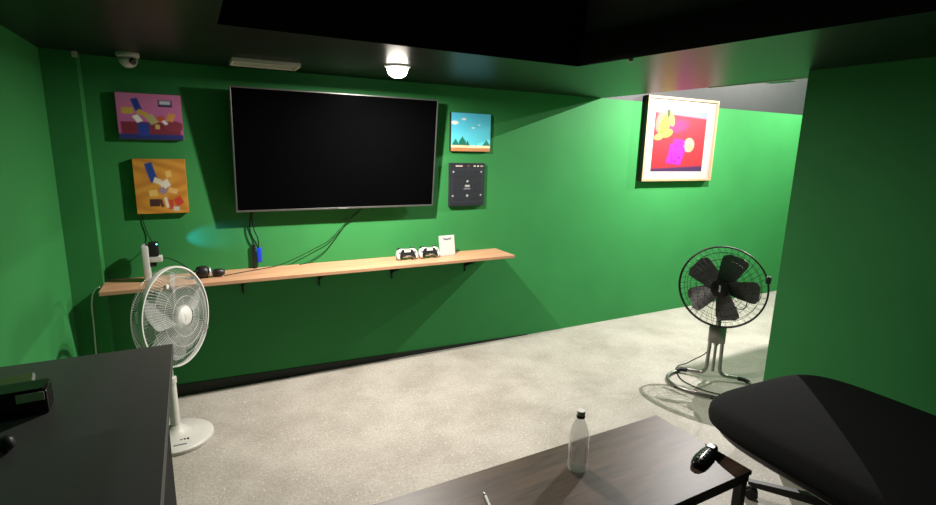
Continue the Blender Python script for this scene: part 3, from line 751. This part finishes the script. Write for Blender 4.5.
for k in range(5):
    a = k*2*PI/5 + math.radians(124); d = V((math.cos(a), math.sin(a), 0)); q = V((-d.y, d.x, 0))
    bm = BM()
    prism(bm, [(.03, .12), (.03, .07), (.36, .066), (.385, .075), (.385, .09)], -.018, .018, lambda u, v, w: BO + d*u + q*w + V((0, 0, v)), .004, 1)
    lg_ = obj('leg', bm, M_blk, t)
    bm = BM()
    Mw = Matrix.Translation(BO) @ Matrix(((d.x, 0, q.x, d.x*.365), (d.y, 0, q.y, d.y*.365), (0, 1, 0, .0275), (0, 0, 0, 1)))
    for s in (-.020, .008): lathe(bm, [(.010, s), (.0265, s), (.0275, s+.003), (.0275, s+.010), (.0265, s+.013), (.010, s+.013)], 20, Mw)
    tube(bm, [BO + d*.365 + V((0, 0, .0275)), BO + d*.365 + V((0, 0, .068))], .007, 8)
    obj('caster', bm, M_blk, lg_, True, auto=40)

# ------------------------------------------------------------------ desk on the left
DZ = .86
t = thing('desk', 'dark grey topped black cabinet desk against the left wall in the foreground', 'desk', (-.362, -2.02, 0))
dx0, dx1, dy0, dy1 = -.258, .258, -.75, .585
bm = BM(); box(bm, (dx0, dy0, DZ-.004), (dx1, dy1, DZ), .0015, 1); obj('desk_top', bm, M_desk, t)
bm = BM(); box(bm, (dx0, dy0, DZ-.036), (dx1, dy1, DZ-.004)); obj('edge_band', bm, M_edge, t)
bm = BM(); box(bm, (dx1-.058, dy0+.01, 0), (dx1-.038, dy1-.008, DZ-.036)); obj('side_panel', bm, M_deskside, t)
bm = BM(); box(bm, (dx0+.004, dy0+.01, 0), (dx0+.022, dy1-.008, DZ-.036)); obj('side_panel', bm, M_deskside, t)
bm = BM(); box(bm, (dx0+.022, dy1-.03, .0), (dx1-.070, dy1-.012, DZ-.036)); obj('back_panel', bm, M_deskside, t)
bm = BM(); box(bm, (dx0+.022, dy0+.03, .40), (dx1-.070, dy1-.03, .418)); obj('inner_shelf', bm, M_deskside, t)

t = thing('black_case', 'glossy black case with a painted glint at the front corner on the grey desk', 'case', (-.530, -1.775, DZ), (0, 0, math.radians(3)))
bm = BM(); box(bm, (-.065, -.095, 0), (.138, -.015, .070), .006, 3); obj('case_body', bm, M_blkg, t, True, auto=40)
bm = BM(); box(bm, (-.060, -.089, .0702), (.132, -.020, .0735), .0015); obj('lid', bm, M_blkg, t)
bm = BM(); box(bm, (.072, -.0968, .042), (.132, -.0948, .066), .0008); obj('painted_glint', bm, M_vent, t)  # pale plate painted in as the light reflection on the case front
t = thing('flip_phone', 'thin dark phone with a silver rim lying behind the glossy black case on the desk', 'phone', (-.548, -1.625, DZ), (0, 0, math.radians(10)))
bm = BM(); box(bm, (-.04, -.042, 0), (.080, .042, .016), .005, 3); obj('phone_body', bm, M_silver, t, True, auto=40)
bm = BM(); box(bm, (-.036, -.037, .0162), (.074, .037, .0182), .001); obj('phone_screen', bm, mat('olive_glass', (.05, .045, .02), .12), t)
t = thing('handheld_grip', 'small black knob-ended grip lying on the desk in front of the glossy case', 'grip', (-.455, -2.055, DZ), (0, 0, math.radians(40)))
bm = BM(); lathe(bm, [(.004, -.075), (.010, -.07), (.010, -.01), (.007, .005)], 20, Matrix.Translation((0, 0, .012)) @ Matrix.Rotation(PI/2, 4, 'Y')); obj('handle', bm, M_blk, t, True)
bm = BM(); lathe(bm, [(.006, .004), (.017, .014), (.020, .026), (.014, .038), (.001, .041)], 20, Matrix.Translation((0, 0, .020)) @ Matrix.Rotation(PI/2, 4, 'Y')); obj('knob', bm, M_blk, t, True)

# ------------------------------------------------------------------ world and view
w = bpy.data.worlds.new('world'); sc.world = w; w.use_nodes = True
w.node_tree.nodes['Background'].inputs['Color'].default_value = (.004, .004, .004, 1)
w.node_tree.nodes['Background'].inputs['Strength'].default_value = 1.
vs = sc.view_settings
vs.view_transform = 'Standard'; vs.look = 'None'; vs.gamma = 1; vs.use_curve_mapping = False
vs.exposure = .25
